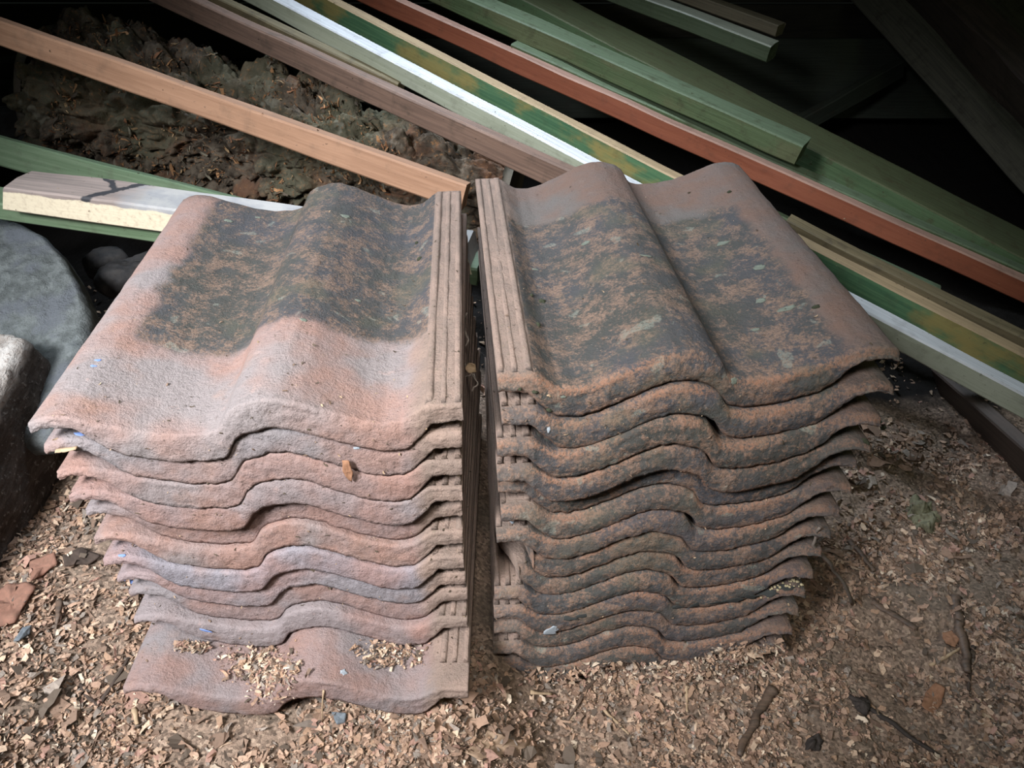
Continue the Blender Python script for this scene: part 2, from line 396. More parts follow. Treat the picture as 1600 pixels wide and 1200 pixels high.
LEFT = [ # px, py of the shelf's lower front corner, yaw, roll, tint, weather, label
 (724, 657, 3.2, -1.0, (1.05, 1.0, .98), 1.0, 'uppermost tile of the left stack, black-crusted face with clean pink lower band'),
 (723, 699, 2.2, -0.8, (.98, .98, 1.0), .0, 'tile directly beneath the uppermost left one, blue paint fleck on its left tip'),
 (723, 742, 2.0, -0.6, (1.0, .92, .90), .0, 'third tile down the left stack, below the dangling brown leaf'),
 (723, 782, 1.6, -0.5, (1.0, .93, .93), .0, 'fourth tile down the left stack, overhanging a set-back tile'),
 (723, 806, 1.2, -0.6, (.95, .90, .90), .0, 'set-back tile in the middle of the left stack, only a thin edge showing'),
 (724, 850, 1.0, -0.4, (1.02, .95, .92), .0, 'sixth tile of the left stack, broad reddish upper lip showing'),
 (725, 889, 0.6, -0.3, (1.0, 1.02, 1.12), .0, 'seventh tile of the left stack, whitish lilac front with blue tip'),
 (728, 913, 0.5, -0.3, (1.0, 1.0, 1.06), .0, 'eighth tile of the left stack, bright blue spot on its left tip'),
 (731, 939, 0.2, -0.2, (.95, .93, .95), .0, 'ninth tile of the left stack, thin grey-pink edge'),
 (731, 981, 0.0, -0.2, (1.02, .95, .95), .0, 'second tile from the floor in the left stack, pink lip with bluish smear'),
 (732, 1090, 0.0, -0.2, (.95, .92, .93), .0, 'lowest tile of the left stack, pushed forward with chips lying in its trough')]
STEP = 0.0313
for k, (px, py, yaw, roll, tint, we, lab) in enumerate(LEFT, 1):
    z = CAMZ - .390 - .0301 * (k - 1) - (.002 if k == 11 else 0)
    place_tile(k, 'left', z, px, py, yaw, roll, lab, tuple(t * .86 for t in tint), we, pitchdeg=-.3)

RIGHT = [
 (778, 614, 4.6, -0.7, 1.0, 'uppermost tile of the right stack, blackened face with grey lichen spots', None),
 (778, 665, 4.5, -0.6, 1.0, 'tile directly beneath the uppermost right one, long tip jutting right', None),
 (777, 713, 4.3, -0.6, 1.0, 'third tile down the right stack, rounded orange tip', None),
 (777, 753, 4.3, -0.6, .95, 'fourth tile down the right stack, clean tip over a set-back tile', None),
 (778, 771, 3.4, -0.6, 1.0, 'set-back thin-edged tile in the upper half of the right stack', None),
 (778, 814, 4.0, -0.7, .9, 'sixth tile of the right stack, orange tip reaching far right', None),
 (776, 848, 3.4, -1.0, .9, 'seventh tile of the right stack, pale shelf above the broken corners', None),
 (777, 876, 3.0, -0.8, .95, 'eighth tile of the right stack, fluted corner broken away steeply', (.036, 0, .075)),
 (775, 905, 3.0, -0.8, .95, 'ninth tile of the right stack, pinkish broken corner beneath another break', (.024, 0, .060)),
 (773, 938, 3.0, -0.8, 1.0, 'tile below the two broken corners, black crust and yellow grains on its right', None),
 (772, 967, 3.0, -0.8, .9, 'eleventh tile of the right stack, pale blue-white spot in its left trough', None),
 (772, 990, 2.6, -0.8, .9, 'third tile from the floor in the right stack, thin orange lip', None),
 (771, 1022, 2.6, -0.8, .9, 'second tile from the floor in the right stack, mottled grey and orange', None),
 (771, 1048, 2.6, -0.8, .95, 'lowest tile of the right stack, half buried in wood shavings', None)]
for k, (px, py, yaw, roll, we, lab, br) in enumerate(RIGHT, 1):
    z = CAMZ - .381 - .0307 * (k - 1)
    place_tile(k, 'right', z, px, py, yaw, roll, lab, (.50, .485, .45), we, broken=br, pitchdeg=-.9 if k < 8 else -.5, dx={2: .003, 6: .003}.get(k, 0))

# ------------------------------------------------------------------ timbers
def plank(name, A, B, wt, hf, mat, label=None, cat='timber', group=None, roll=0.0, seg=40, seed=1, wob=.0010, ch=.0025, endcut=0.0, parent=None):
    """A,B: the ridge between the top face (depth wt, going away) and the front face (height hf, going down)"""
    A, B = Vector(A), Vector(B); a = (B - A); L = a.length; a.normalize()
    yv = Vector((0, 0, 1)).cross(a).normalized(); zv = a.cross(yv).normalized()
    Mx = Matrix((a, yv, zv)).transposed().to_4x4(); Mx = Matrix.Translation(A) @ Mx @ Matrix.Rotation(math.radians(roll), 4, 'X')
    sec = [(ch, 0), (wt * .5, 0), (wt - ch, 0), (wt, -ch), (wt, -hf * .5), (wt, -hf + ch), (wt - ch, -hf), (wt * .5, -hf), (ch, -hf), (0, -hf + ch), (0, -hf * .5), (0, -ch)]
    n = len(sec); t = np.linspace(0, 1, seg + 1); V = []
    for q in t:
        for k, (y, z) in enumerate(sec):
            V.append((q * L, y, z))
    V = np.array(V); 
    dy = wob * vn(V[:, 0] * 9 + k, V[:, 1] * 30, V[:, 2] * 30, seed) * 1.2; dz = wob * vn(V[:, 0] * 9, V[:, 1] * 30 + 7, V[:, 2] * 30, seed + 2) * 1.2
    V[:, 0] += np.where(V[:, 0] > L - 1e-6, endcut * (V[:, 2]) + .0012 * vn(V[:, 1] * 300, V[:, 2] * 300, 0, seed), 0)
    V[:, 0] += np.where(V[:, 0] < 1e-6, endcut * (-V[:, 2]), 0)
    bow = .004 * np.sin(V[:, 0] / L * math.pi) * (((seed * 37) % 7) / 7 - .5)
    V[:, 1] += dy; V[:, 2] += dz + bow
    F = []
    for q in range(seg):
        for k in range(n):
            k2 = (k + 1) % n; F.append((q * n + k, q * n + k2, (q + 1) * n + k2, (q + 1) * n + k)[::-1])
    F.append(tuple(range(n))); F.append(tuple(range(seg * n, seg * n + n))[::-1])
    o = mesh_obj(name, V, F, mat, smooth=False)
    o.matrix_world = Mx
    if parent: o.parent = parent
    if label: tag(o, label, cat, group)
    return o
def ext(pa, da, pb, db, t0, t1):
    A = P(*pa, da); B = P(*pb, db); return A + (B - A) * t0, A + (B - A) * t1

W_TAN = wood_material('planed_pine', (0.34, 0.19, 0.115), (0.27, 0.145, 0.085), dirt_amt=.25, gscale=.6)
W_BROWN = wood_material('brown_batten', (0.20, 0.125, 0.092), (0.13, 0.082, 0.062), dirt_amt=.5)
W_OLIVE = wood_material('olive_batten', (0.20, 0.16, 0.09), (0.13, 0.105, 0.06), dirt_amt=.5)
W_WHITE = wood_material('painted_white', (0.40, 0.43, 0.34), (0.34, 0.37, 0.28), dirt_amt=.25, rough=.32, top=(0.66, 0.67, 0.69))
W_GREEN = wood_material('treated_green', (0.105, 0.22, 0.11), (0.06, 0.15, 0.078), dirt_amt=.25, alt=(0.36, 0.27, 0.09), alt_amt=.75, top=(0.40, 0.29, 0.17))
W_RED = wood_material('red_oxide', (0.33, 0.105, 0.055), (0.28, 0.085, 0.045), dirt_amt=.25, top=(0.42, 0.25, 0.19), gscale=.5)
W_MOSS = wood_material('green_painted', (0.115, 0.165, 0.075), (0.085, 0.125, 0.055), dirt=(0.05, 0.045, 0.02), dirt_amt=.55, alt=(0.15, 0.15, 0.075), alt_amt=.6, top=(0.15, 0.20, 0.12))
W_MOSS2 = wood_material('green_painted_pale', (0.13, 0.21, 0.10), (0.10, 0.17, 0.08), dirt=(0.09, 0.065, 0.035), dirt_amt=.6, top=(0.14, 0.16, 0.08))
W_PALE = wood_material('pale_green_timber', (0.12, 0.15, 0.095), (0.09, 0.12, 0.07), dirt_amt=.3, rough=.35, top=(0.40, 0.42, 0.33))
W_PALEB = wood_material('pale_brown_timber', (0.26, 0.22, 0.15), (0.19, 0.16, 0.11), dirt_amt=.4)
W_GREENL = wood_material('flat_green', (0.13, 0.185, 0.11), (0.095, 0.145, 0.08), dirt_amt=.3)
W_DARK = wood_material('old_dark_timber', (0.085, 0.062, 0.05), (0.05, 0.038, 0.032), dirt_amt=.5, gscale=.5)
W_DARKG = wood_material('grimy_board', (0.055, 0.065, 0.05), (0.04, 0.048, 0.038), dirt_amt=.5)
W_GREYB = wood_material('grey_board', (0.20, 0.19, 0.15), (0.14, 0.13, 0.11), dirt_amt=.4)

A, B = ext((0, 35), 1.10, (728, 291), 1.03, -0.35, 1.0)
plank('wooden_batten', A, B, .022, .036, W_TAN, 'bare orange-tan pine batten crossing in front of the rotten log', seed=3, roll=-8)
A, B = ext((305, 0), 1.36, (800, 226), 1.18, -0.5, 1.38)
plank('wooden_batten', A, B, .022, .040, W_BROWN, 'reddish-brown batten below the white painted timber', seed=4)
A, B = ext((345, 0), 1.42, (622, 131), 1.34, -1.0, 1.0)
plank('wooden_batten', A, B, .022, .040, W_OLIVE, 'olive-stained batten tucked between the brown batten and white timber', seed=5)
A, B = ext((430, 0), 1.41, (1600, 617), 1.03, -0.25, 1.18)
plank('painted_timber', A, B, .030, .033, W_WHITE, 'long white painted timber with a glossy pale top face', seed=6)
A, B = ext((505, -6), 1.52, (1600, 556), 1.12, -0.25, 1.15)
plank('treated_timber', A, B, .024, .052, W_GREEN, 'bright green treated timber with orange stains and tan top', seed=7)
A, B = ext((600, -9), 1.60, (1600, 437), 1.27, -0.25, 1.12)
plank('painted_timber', A, B, .022, .037, W_RED, 'long red-brown painted timber running down to the right', seed=8)
A, B = ext((640, -42), 1.64, (1255, 229), 1.40, -0.3, 1.0)
plank('painted_timber', A, B, .060, .038, W_MOSS, 'dull green square timber whose cut end stops mid-way beside the red one', seed=9)
A, B = ext((700, -60), 1.80, (1600, 405), 1.46, -0.3, 1.12)
plank('painted_timber', A, B, .13, .05, W_MOSS2, 'broad dirty green timber furthest back in the pile, streaked brown', seed=10)
A, B = ext((1150, 224), 1.47, (1600, 424), 1.36, -0.9, 1.2)
plank('wooden_batten', A, B, .03, .035, W_MOSS, 'mossy green batten squeezed along the upper side of the red timber', seed=11)
A, B = ext((1015, 0), 1.72, (1205, 72), 1.60, -1.5, 1.0)
plank('short_timber', A, B, .040, .036, W_PALE, 'short pale green timber with shiny top, its cut end over the dark gap', seed=12, roll=6)
A, B = ext((1075, -10), 1.80, (1216, 40), 1.70, -1.5, 1.0)
plank('short_timber', A, B, .040, .025, W_PALEB, 'short pale brown timber lying above the shiny short one', seed=13)
A, B = ext((1245, 352), 1.33, (1600, 528), 1.22, -0.05, 1.2)
plank('wooden_batten', A, B, .030, .030, W_OLIVE, 'brownish batten lying behind the green treated timber at the right', seed=14)
A, B = ext((1235, 345), 1.42, (1470, 452), 1.38, -0.15, 1.0)
plank('wooden_batten', A, B, .018, .03, W_MOSS, 'thin dim green batten under the red timber', seed=15)
# upper right corner
A, B = ext((1475, 0), 1.62, (1600, 128), 1.42, -0.8, 1.9)
plank('roof_beam', A, B, .06, .105, W_DARK, 'dark brown beam slanting down at the right edge', 'beam', seed=16, roll=25, wob=.004)
A, B = ext((1540, -100), 1.9, (1800, 130), 1.6, -0.6, 1.5)
plank('grey_board', A, B, .02, .30, W_GREYB, 'wide grey board in the upper right corner behind the dark beam', 'board', seed=17, roll=-25)
A, B = ext((1170, 232), 2.1, (1425, 88), 2.15, -0.1, 0.95)
plank('slanting_lath', A, B, .03, .05, W_DARKG, 'dim bluish lath slanting the other way in the dark gap', 'board', seed=18)
A, B = ext((1480, 600), 1.25, (1640, 740), 1.05, -0.2, 1.4)
plank('dark_board', A, B, .02, .20, W_DARK, 'nearly black board leaning low at the right edge', 'board', seed=19, roll=30)
A, B = ext((1180, 60), 2.2, (1700, 60), 2.2, -1.4, 0.7)
plank('dark_board', A, B, .03, .22, W_DARKG, 'dark greenish board behind the cut ends of the short timbers', 'board', seed=20, roll=-10)
# left side
A, B = ext((0, 213), 1.20, (292, 289), 1.14, -0.8, 1.8)
plank('flat_green_board', A, B, .02, .045, W_GREENL, 'pale green board under the rotten log at the left', 'board', seed=21, roll=-20)
A, B = ext((0, 318), 1.045, (245, 352), 1.02, -0.8, 2.9)
plank('flat_green_board', A, B, .05, .026, W_GREENL, 'dull green board beneath the cream painted timber', 'board', seed=22)

def cream_material():
    k = NT('cream_paint_timber'); v = k.tc.outputs['Object']; x, y, z = k.xyz(v)
    g = k.noise(k.mapping(v, (3, 60, 60)), 3, 5, .6); n = k.noise(v, 22, 5, .6); nf = k.noise(v, 140, 4, .7)
    wood = k.mix(k.ramp(g, .35, .65), (0.30, 0.24, 0.215), (0.20, 0.165, 0.15))
    pale = k.mix(k.ramp(n, .4, .6), (0.38, 0.37, 0.36), (0.29, 0.29, 0.30))
    wood = k.mix(k.ramp(k.math('ADD', x, k.math('MULTIPLY', n, .1)), .19, .24), wood, pale)
    # black tar smear with its own outline
    sx = k.math('ADD', x, k.math('MULTIPLY', y, -.9)); sm = k.math('ABSOLUTE', k.math('SUBTRACT', k.math('ADD', sx, k.math('MULTIPLY', k.math('SUBTRACT', n, .5), .05)), .108))
    tar = k.math('SUBTRACT', 1.0, k.ramp(sm, .005, .009))
    sx2 = k.math('ADD', x, k.math('MULTIPLY', y, .9)); sm2 = k.math('ABSOLUTE', k.math('SUBTRACT', k.math('ADD', sx2, k.math('MULTIPLY', k.math('SUBTRACT', n, .5), .05)), .165))
    tar2 = k.math('MULTIPLY', k.math('SUBTRACT', 1.0, k.ramp(sm2, .004, .008)), k.ramp(y, .028, .033))
    wood = k.mix(k.math('MAXIMUM', tar, tar2), wood, (0.035, 0.035, 0.04))
    cream = k.mix(k.ramp(nf, .45, .7), (0.62, 0.54, 0.40), (0.50, 0.42, 0.31))
    chip = k.ramp(k.math('SUBTRACT', k.math('MULTIPLY', y, -1.0), k.math('MULTIPLY', k.math('ADD', z, -.0), -0.0)), -.0032, -.0018)
    edge = k.ramp(k.math('ADD', z, k.math('MULTIPLY', n, .012)), -.0005, .0015)
    m = k.math('MULTIPLY', chip, k.math('SUBTRACT', 1.0, edge))
    col = k.mix(m, wood, cream)
    col = k.mix(k.math('MULTIPLY', k.ramp(nf, .64, .72), .5), col, (0.10, 0.08, 0.06))
    return k.done(col, .6, k.bump(g, .3, .002), .35)
A, B = ext((4, 293), 1.00, (260, 328), 0.985, 0.0, 2.75)
plank('painted_timber', A, B, .062, .034, cream_material(), 'grey weathered timber with cream painted side and black tar smear', seed=23, wob=.0015, endcut=-.3)

# ------------------------------------------------------------------ rotten log
def bark_material():
    k = NT('rotten_bark'); v = k.tc.outputs['Object']
    n1 = k.noise(v, 9, 5, .6); n2 = k.noise(v, 32, 6, .65); n3 = k.noise(v, 120, 5, .7); n4 = k.noise(v, 5, 3, .5)
    c = k.mix(k.ramp(n2, .38, .62), (0.050, 0.038, 0.028), (0.15, 0.12, 0.09))
    c = k.mix(k.math('MULTIPLY', k.ramp(n1, .5, .62), .8), c, (0.16, 0.080, 0.048))
    c = k.mix(k.math('MULTIPLY', k.ramp(n4, .5, .62), .6), c, (0.13, 0.13, 0.085))
    c = k.mix(k.math('MULTIPLY', k.ramp(n3, .55, .68), .7), c, (0.34, 0.17, 0.075))
    c = k.mix(k.math('MULTIPLY', k.ramp(k.noise(v, 18, 3), .62, .68), .6), c, (0.26, 0.25, 0.20))
    nr = k.bump(n3, .8, .004); nr = k.bump(n2, .6, .008, nr)
    return k.done(c, .9, nr, .2)
M_BARK = bark_material()
LA, LB = P(100, 145, 1.56), P(790, 315, 1.50)
ax = (LB - LA); LL = ax.length; ax.normalize()
yv = Vector((0, 0, 1)).cross(ax).normalized(); zv = ax.cross(yv)
ML = Matrix.Translation(LA) @ Matrix((ax, yv, zv)).transposed().to_4x4()
nt, nl = 330, 330
TH, LX = np.meshgrid(np.linspace(0, 2 * math.pi, nt, endpoint=False), np.linspace(0, LL, nl), indexing='ij')
R0 = 0.155 - 0.020 * (LX / LL)
cx, cy, cz = LX, np.cos(TH) * R0, np.sin(TH) * R0
def disp(cx, cy, cz):
    wx = cx + .012 * fbm(cx * 18, cy * 18, cz * 18, 71, 3); wy = cy + .012 * fbm(cx * 18, cy * 18, cz * 18, 81, 3); wz = cz + .012 * fbm(cx * 18, cy * 18, cz * 18, 91, 3)
    d1, d2 = worley(wx * 13, wy * 20, wz * 20, 11)
    e1, e2 = worley(wx * 42, wy * 55, wz * 55, 21)
    r = .020 * fbm(cx * 6, cy * 7, cz * 7, 31, 3) + .040 * np.clip((d2 - d1) * 2.0, 0, 1) + .010 * np.clip((e2 - e1) * 2.4, 0, 1)
    r = r + .006 * fbm(cx * 60, cy * 60, cz * 60, 41, 4) - .036
    hole = np.clip(vn(cx * 14, cy * 17, cz * 17, 55) - .35, 0, 1)
    return r - .10 * hole
RR = R0 + disp(cx, cy, cz)
V = np.stack([LX + .006 * fbm(cx * 25, cy * 25, cz * 25, 61, 3), np.cos(TH) * RR, np.sin(TH) * RR], -1).reshape(-1, 3)
i, j = np.meshgrid(np.arange(nt), np.arange(nl - 1), indexing='ij'); a = (i * nl + j).ravel(); b = (((i + 1) % nt) * nl + j).ravel()
F = np.stack([a, a + 1, b + 1, b], 1)[:, ::-1].tolist()
log = mesh_obj('rotten_log', V, F, M_BARK); log.matrix_world = ML
tag(log, 'big rotten log with crumbling dark bark behind the left tiles', 'log')
M_CUT = rough_material('sawn_end', (0.17, 0.15, 0.12), (0.11, 0.095, 0.075), (0.14, 0.10, 0.07), 20, .5, .004)
for s_, xx in ((0, -.004), (1, LL)):
    ring = [(xx + .003 * math.sin(5 * t), math.cos(t) * (.132 - .02 * s_) * (1 + .03 * math.sin(3 * t)), math.sin(t) * (.132 - .02 * s_) * (1 + .03 * math.sin(3 * t + 1))) for t in np.linspace(0, 2 * math.pi, 64, endpoint=False)]
    ring2 = [(xx + .014, y * .97, z * .97) for x_, y, z in ring]
    F = [(q, (q + 1) % 64, 64 + (q + 1) % 64, 64 + q) for q in range(64)] + [tuple(range(64)), tuple(range(64, 128))[::-1]]
    e = mesh_obj('sawn_end', ring + ring2, F, M_CUT, parent=log)

# ------------------------------------------------------------------ shavings generator
PAL = np.array([(0.34, 0.225, 0.16), (0.26, 0.165, 0.115), (0.43, 0.31, 0.22), (0.16, 0.105, 0.075), (0.30, 0.19, 0.125), (0.22, 0.18, 0.15), (0.08, 0.06, 0.045), (0.52, 0.42, 0.32), (0.29, 0.17, 0.13)])
def chips(name, pts, nrm_tilt, lmin, lmax, seed, parent=None, pal=PAL, probs=None, wr=(.22, .5), matrix=None, wmax=.0055):
    rs = np.random.RandomState(seed); n = len(pts); pts = np.asarray(pts, float)
    L = lmin + (lmax - lmin) * rs.rand(n) ** 3.0; W = L * (wr[0] + (wr[1] - wr[0]) * rs.rand(n)); W = np.minimum(W, wmax)
    yaw = rs.rand(n) * 2 * math.pi; pit = (rs.randn(n)) * nrm_tilt; rol = rs.randn(n) * nrm_tilt * 1.2
    curl = rs.randn(n) * .35; K = 4
    t = np.linspace(-.5, .5, K)
    V = np.zeros((n, K, 2, 3))
    tw = rs.randn(n) * .35
    for k in range(K):
        for s, sg in ((0, -1), (1, 1)):
            taper = 1 - .55 * abs(t[k] * 2) ** 3 * rs.rand(n)
            V[:, k, s, 0] = t[k] * L + rs.randn(n) * L * .07; V[:, k, s, 1] = sg * W * .5 * taper + rs.randn(n) * W * .16
            V[:, k, s, 2] = curl * L * (t[k] ** 2 * 2 - .25) + sg * tw * t[k] * W
    cr, sr = np.cos(rol), np.sin(rol); y = V[..., 1] * cr[:, None, None] - V[..., 2] * sr[:, None, None]; z = V[..., 1] * sr[:, None, None] + V[..., 2] * cr[:, None, None]
    cpi, spi = np.cos(pit), np.sin(pit); x = V[..., 0] * cpi[:, None, None] + z * spi[:, None, None]; z = -V[..., 0] * spi[:, None, None] + z * cpi[:, None, None]
    c_, s_ = np.cos(yaw), np.sin(yaw); x2 = x * c_[:, None, None] - y * s_[:, None, None]; y2 = x * s_[:, None, None] + y * c_[:, None, None]
    V = np.stack([x2, y2, z], -1) + pts[:, None, None, :]
    V = V.reshape(n, K * 2, 3)
    base = (np.arange(n) * K * 2)[:, None]; F = []
    for k in range(K - 1):
        F.append(base + np.array([2 * k, 2 * k + 2, 2 * k + 3, 2 * k + 1])[None])
    F = np.concatenate(F, 0)
    ci = rs.choice(len(pal), n, p=probs); C = pal[ci] * (.85 + .6 * rs.rand(n))[:, None]
    C = np.repeat(C, K * 2, 0)
    return mesh_obj(name, V.reshape(-1, 3), F, M_CHIP, parent=parent, smooth=False, colors=C, matrix=matrix)
rs = np.random.RandomState(5)
n = 230000
x = rs.rand(n) * 2.0 - .85; y = .27 + rs.rand(n) ** 1.35 * .95
keep = ~((x > -.34) & (x < .30) & (y > .50) & (y < .93)) & ~((x < -.60) & (y < .80)) & (x > -.8 - 0 * y) & (x < .2 + y * .95) & (x > -.15 - y * .95)
x, y = x[keep], y[keep]
z = ground_z(x, y) + rs.rand(len(x)) * .004 + .0008
dens = fbm(x * 12, y * 12, 0, 77, 3)
keep = rs.rand(len(x)) < np.clip(.72 + 1.1 * dens, .08, 1) * (1 - .93 * sstep(.86, .98, y + .05 * dens)); x, y, z = x[keep], y[keep], z[keep]
c = chips('wood_shavings', np.stack([x, y, z], 1), .36, .0020, .0145, 3, wr=(.18, .85), probs=[.2, .2, .1, .16, .13, .08, .06, .03, .04])
x = rs.rand(1500) * 2.0 - .85; y = .28 + rs.rand(1500) ** 1.4 * .7
keep = ~((x > -.36) & (x < .30) & (y > .47) & (y < .95)) & ~((x < -.60) & (y < .80)) & (vn(x * 7, y * 7, 0, 91) > -.1)
x, y = x[keep], y[keep]
c2 = chips('bark_flakes', np.stack([x, y, ground_z(x, y) + .005], 1), .22, .010, .034, 4, pal=PAL[[3, 1, 8, 6, 5]], wr=(.25, .6), wmax=.014)
tag(c2, 'larger brown bark flakes strewn over the shavings', 'bark', kind='stuff')
tag(c, 'loose wood shavings and bark crumbs covering the ground', 'shavings', kind='stuff')

# ------------------------------------------------------------------ back and side boards of the shed (nearly lost in the dark)
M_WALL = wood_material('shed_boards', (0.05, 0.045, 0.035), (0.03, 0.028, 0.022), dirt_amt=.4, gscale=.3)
wb = empty('wall_back', (0, 2.45, 0)); tag(wb, kind='structure')
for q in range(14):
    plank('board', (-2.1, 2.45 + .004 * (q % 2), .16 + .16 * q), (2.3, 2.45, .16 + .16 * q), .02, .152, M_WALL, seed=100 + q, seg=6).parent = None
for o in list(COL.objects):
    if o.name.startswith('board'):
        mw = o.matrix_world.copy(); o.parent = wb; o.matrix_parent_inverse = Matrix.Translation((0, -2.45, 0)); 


# ------------------------------------------------------------------ small scattered things, laid on what they rest on
bpy.context.view_layer.update(); DG = bpy.context.evaluated_depsgraph_get()
def hit(px, py):
    d = (P(px, py, 1.0) - cam.location).normalized()
    ok, loc, nor, idx, ob, _ = SC.ray_cast(DG, cam.location, d)
    if not ok: return P(px, py, 1.0), Vector((0, 0, 1)), None
    if nor.dot(d) > 0: nor = -nor
    return loc, nor, ob
def slab(name, outline, thick, mat, amp=.0, seed=1, parent=None, rings=14, res=72, normal=None, freq=30, dome=0.0):
    """a solid scrap with its own thickness, given by its outline of 3-D points"""
    pts = [Vector(p) for p in outline]; c = sum(pts, Vector()) / len(pts)
    if normal is None:
        normal = Vector()
        for q in range(len(pts)): normal += (pts[q] - c).cross(pts[(q + 1) % len(pts)] - c)
        normal.normalize()
        if normal.dot(cam.location - c) < 0: normal = -normal
    ln = [0]
    for q in range(len(pts)): ln.append(ln[-1] + (pts[(q + 1) % len(pts)] - pts[q]).length)
    out = []
    for r in range(res):
        t = r / res * ln[-1]; q = max(i_ for i_ in range(len(pts)) if ln[i_] <= t); f = (t - ln[q]) / max(1e-9, ln[q + 1] - ln[q])
        out.append(pts[q].lerp(pts[(q + 1) % len(pts)], f))
    V = []
    for sgn in (1, -1):
        for g in range(rings + 1):
            f = g / rings
            for p in out:
                q = c.lerp(p, f)
                h = thick * .5 * math.sqrt(max(0, 1 - max(0, (f - .9) / .1) ** 2 * .8)) + dome * (1 - f * f) * (1 if sgn > 0 else 0)
                V.append(q + normal * (sgn * h))
    V = np.array([tuple(v) for v in V]); nv = np.array(normal)
    if amp: V += (amp * fbm(V[:, 0] * freq, V[:, 1] * freq, V[:, 2] * freq, seed, 5))[:, None] * nv[None]; 
    if amp: V += (amp * .5 * fbm(V[:, 0] * freq + 9, V[:, 1] * freq, V[:, 2] * freq, seed + 4, 4))[:, None] * np.array([[1, .3, 0]])
    n1 = (rings + 1) * res; F = []
    for sgn, off in ((1, 0), (-1, n1)):
        for g in range(rings):
            for r in range(res):
                a, b = off + g * res + r, off + g * res + (r + 1) % res
                f = (a, b, b + res, a + res) if g else (a + res, a, b + res)
                F.append(f if sgn > 0 else f[::-1])
    for r in range(res):
        a, b = rings * res + r, rings * res + (r + 1) % res; F.append((a, b, b + n1, a + n1))
    o = mesh_obj(name, V - np.array(c), F, mat)
    if parent: o.matrix_world = Matrix.Translation(c); o.parent = parent; o.matrix_parent_inverse = parent.matrix_world.inverted()
    else: o.location = c
    return o
def rock(name, c, dims, rz, mat, amp=.006, freq=20, seed=1, box=5.0, n=60, tilt=0.0, parent=None, round_=.08):
    """a solid lump: the six faces of a grid box, its corners rounded and its surface broken up"""
    g = np.linspace(-1, 1, n); A_, B_ = np.meshgrid(g, g, indexing='ij'); o1 = np.ones_like(A_); Vs = []; F = []
    for q, f in enumerate([(A_, B_, o1), (B_, A_, -o1), (o1, A_, B_), (-o1, B_, A_), (B_, o1, A_), (A_, -o1, B_)]):
        Vs.append(np.stack([t.ravel() for t in f], 1)); F += grid_faces(n, n, q * n * n).tolist()
    V = np.concatenate(Vs); m = (np.abs(V) ** box).sum(1) ** (1 / box); V = V / m[:, None]
    L = np.sqrt((V ** 2).sum(1)); U = V / L[:, None]; V = V * np.array(dims) / 2
    d = amp * fbm(V[:, 0] * freq + seed, V[:, 1] * freq, V[:, 2] * freq, seed, 5); V = V + U * d[:, None]
    o = mesh_obj(name, V, F, mat, parent=parent); o.location = c; o.rotation_euler = (tilt, 0, rz)
    return o
def stick(name, pts, r0, r1, mat, seed=1, parent=None, flat=1.0, sides=8, sub=6, amp=.12):
    pts = [Vector(p) for p in pts]; cv = []
    for q in range(len(pts) - 1):
        for t in range(sub): cv.append(pts[q].lerp(pts[q + 1], t / sub))
    cv.append(pts[-1]); n = len(cv); V = []; L = sum((cv[q + 1] - cv[q]).length for q in range(n - 1))
    jx = vn(np.arange(n) * .45, 0, 0, seed); jy = vn(np.arange(n) * .45, 5, 0, seed); jr = vn(np.arange(n) * .8, 9, 0, seed)
    for q, p in enumerate(cv):
        a = (cv[min(q + 1, n - 1)] - cv[max(q - 1, 0)]).normalized(); y = Vector((0, 0, 1)).cross(a)
        y = y.normalized() if y.length > .01 else Vector((1, 0, 0)); z = a.cross(y)
        r = (r0 + (r1 - r0) * q / (n - 1)) * (1 + .25 * jr[q]); c = p + y * jx[q] * L * .02 + z * jy[q] * L * .008
        for k in range(sides):
            t = 2 * math.pi * k / sides; rr = r * (1 + amp * math.sin(k * 2.7 + seed)); V.append(c + y * math.cos(t) * rr + z * math.sin(t) * rr * flat)
    F = [(q * sides + k, q * sides + (k + 1) % sides, (q + 1) * sides + (k + 1) % sides, (q + 1) * sides + k) for q in range(n - 1) for k in range(sides)]
    F += [tuple(range(sides))[::-1], tuple(range((n - 1) * sides, n * sides))]
    o = mesh_obj(name, [tuple(v) for v in V], F, mat, parent=parent)
    return o
def onit(px, py, up=.003):
    l, n, _ = hit(px, py); return l + n * up

# ---- left: concrete slab, weathered block, bricks
M_CONC = rough_material('rough_concrete', (0.095, 0.105, 0.105), (0.16, 0.175, 0.175), (0.12, 0.13, 0.145), 60, 1.0, .006)
M_BRICK = rough_material('grimy_brick', (0.085, 0.09, 0.09), (0.13, 0.14, 0.14), (0.06, 0.055, 0.05), 30, .6, .004)
M_DIM = rough_material('sooty_stone', (0.03, 0.03, 0.032), (0.06, 0.055, 0.052), (0.02, 0.018, 0.018), 30, .6, .004)  # rubble stone coloured darker to carry the shade of the hollow
p0, p1, p2 = P(0, 350, 1.16), P(150, 490, 1.06), P(0, 600, 1.00); pn = (p1 - p0).cross(p2 - p0)
def on_plane(px, py):
    d = P(px, py, 1.0) - cam.location; return cam.location + d * ((p0 - cam.location).dot(pn) / d.dot(pn))
o = slab('concrete_slab', [on_plane(*q) for q in [(-260, 330), (-120, 332), (-10, 346), (40, 360), (80, 382), (112, 415), (135, 455), (152, 500), (150, 540), (135, 590), (120, 640), (95, 700), (-260, 740)]], .05, M_CONC, amp=.0022, seed=3, rings=60, res=220, freq=60)
tag(o, 'rounded grey concrete slab leaning at the left edge', 'slab')
kb = NT('block_wood'); v = kb.tc.outputs['Object']; nn = kb.noise(v, 25, 6, .65); nf_ = kb.noise(kb.mapping(v, (60, 14, 60)), 2, 5, .65, .3); ns = kb.noise(v, 150, 4, .7)
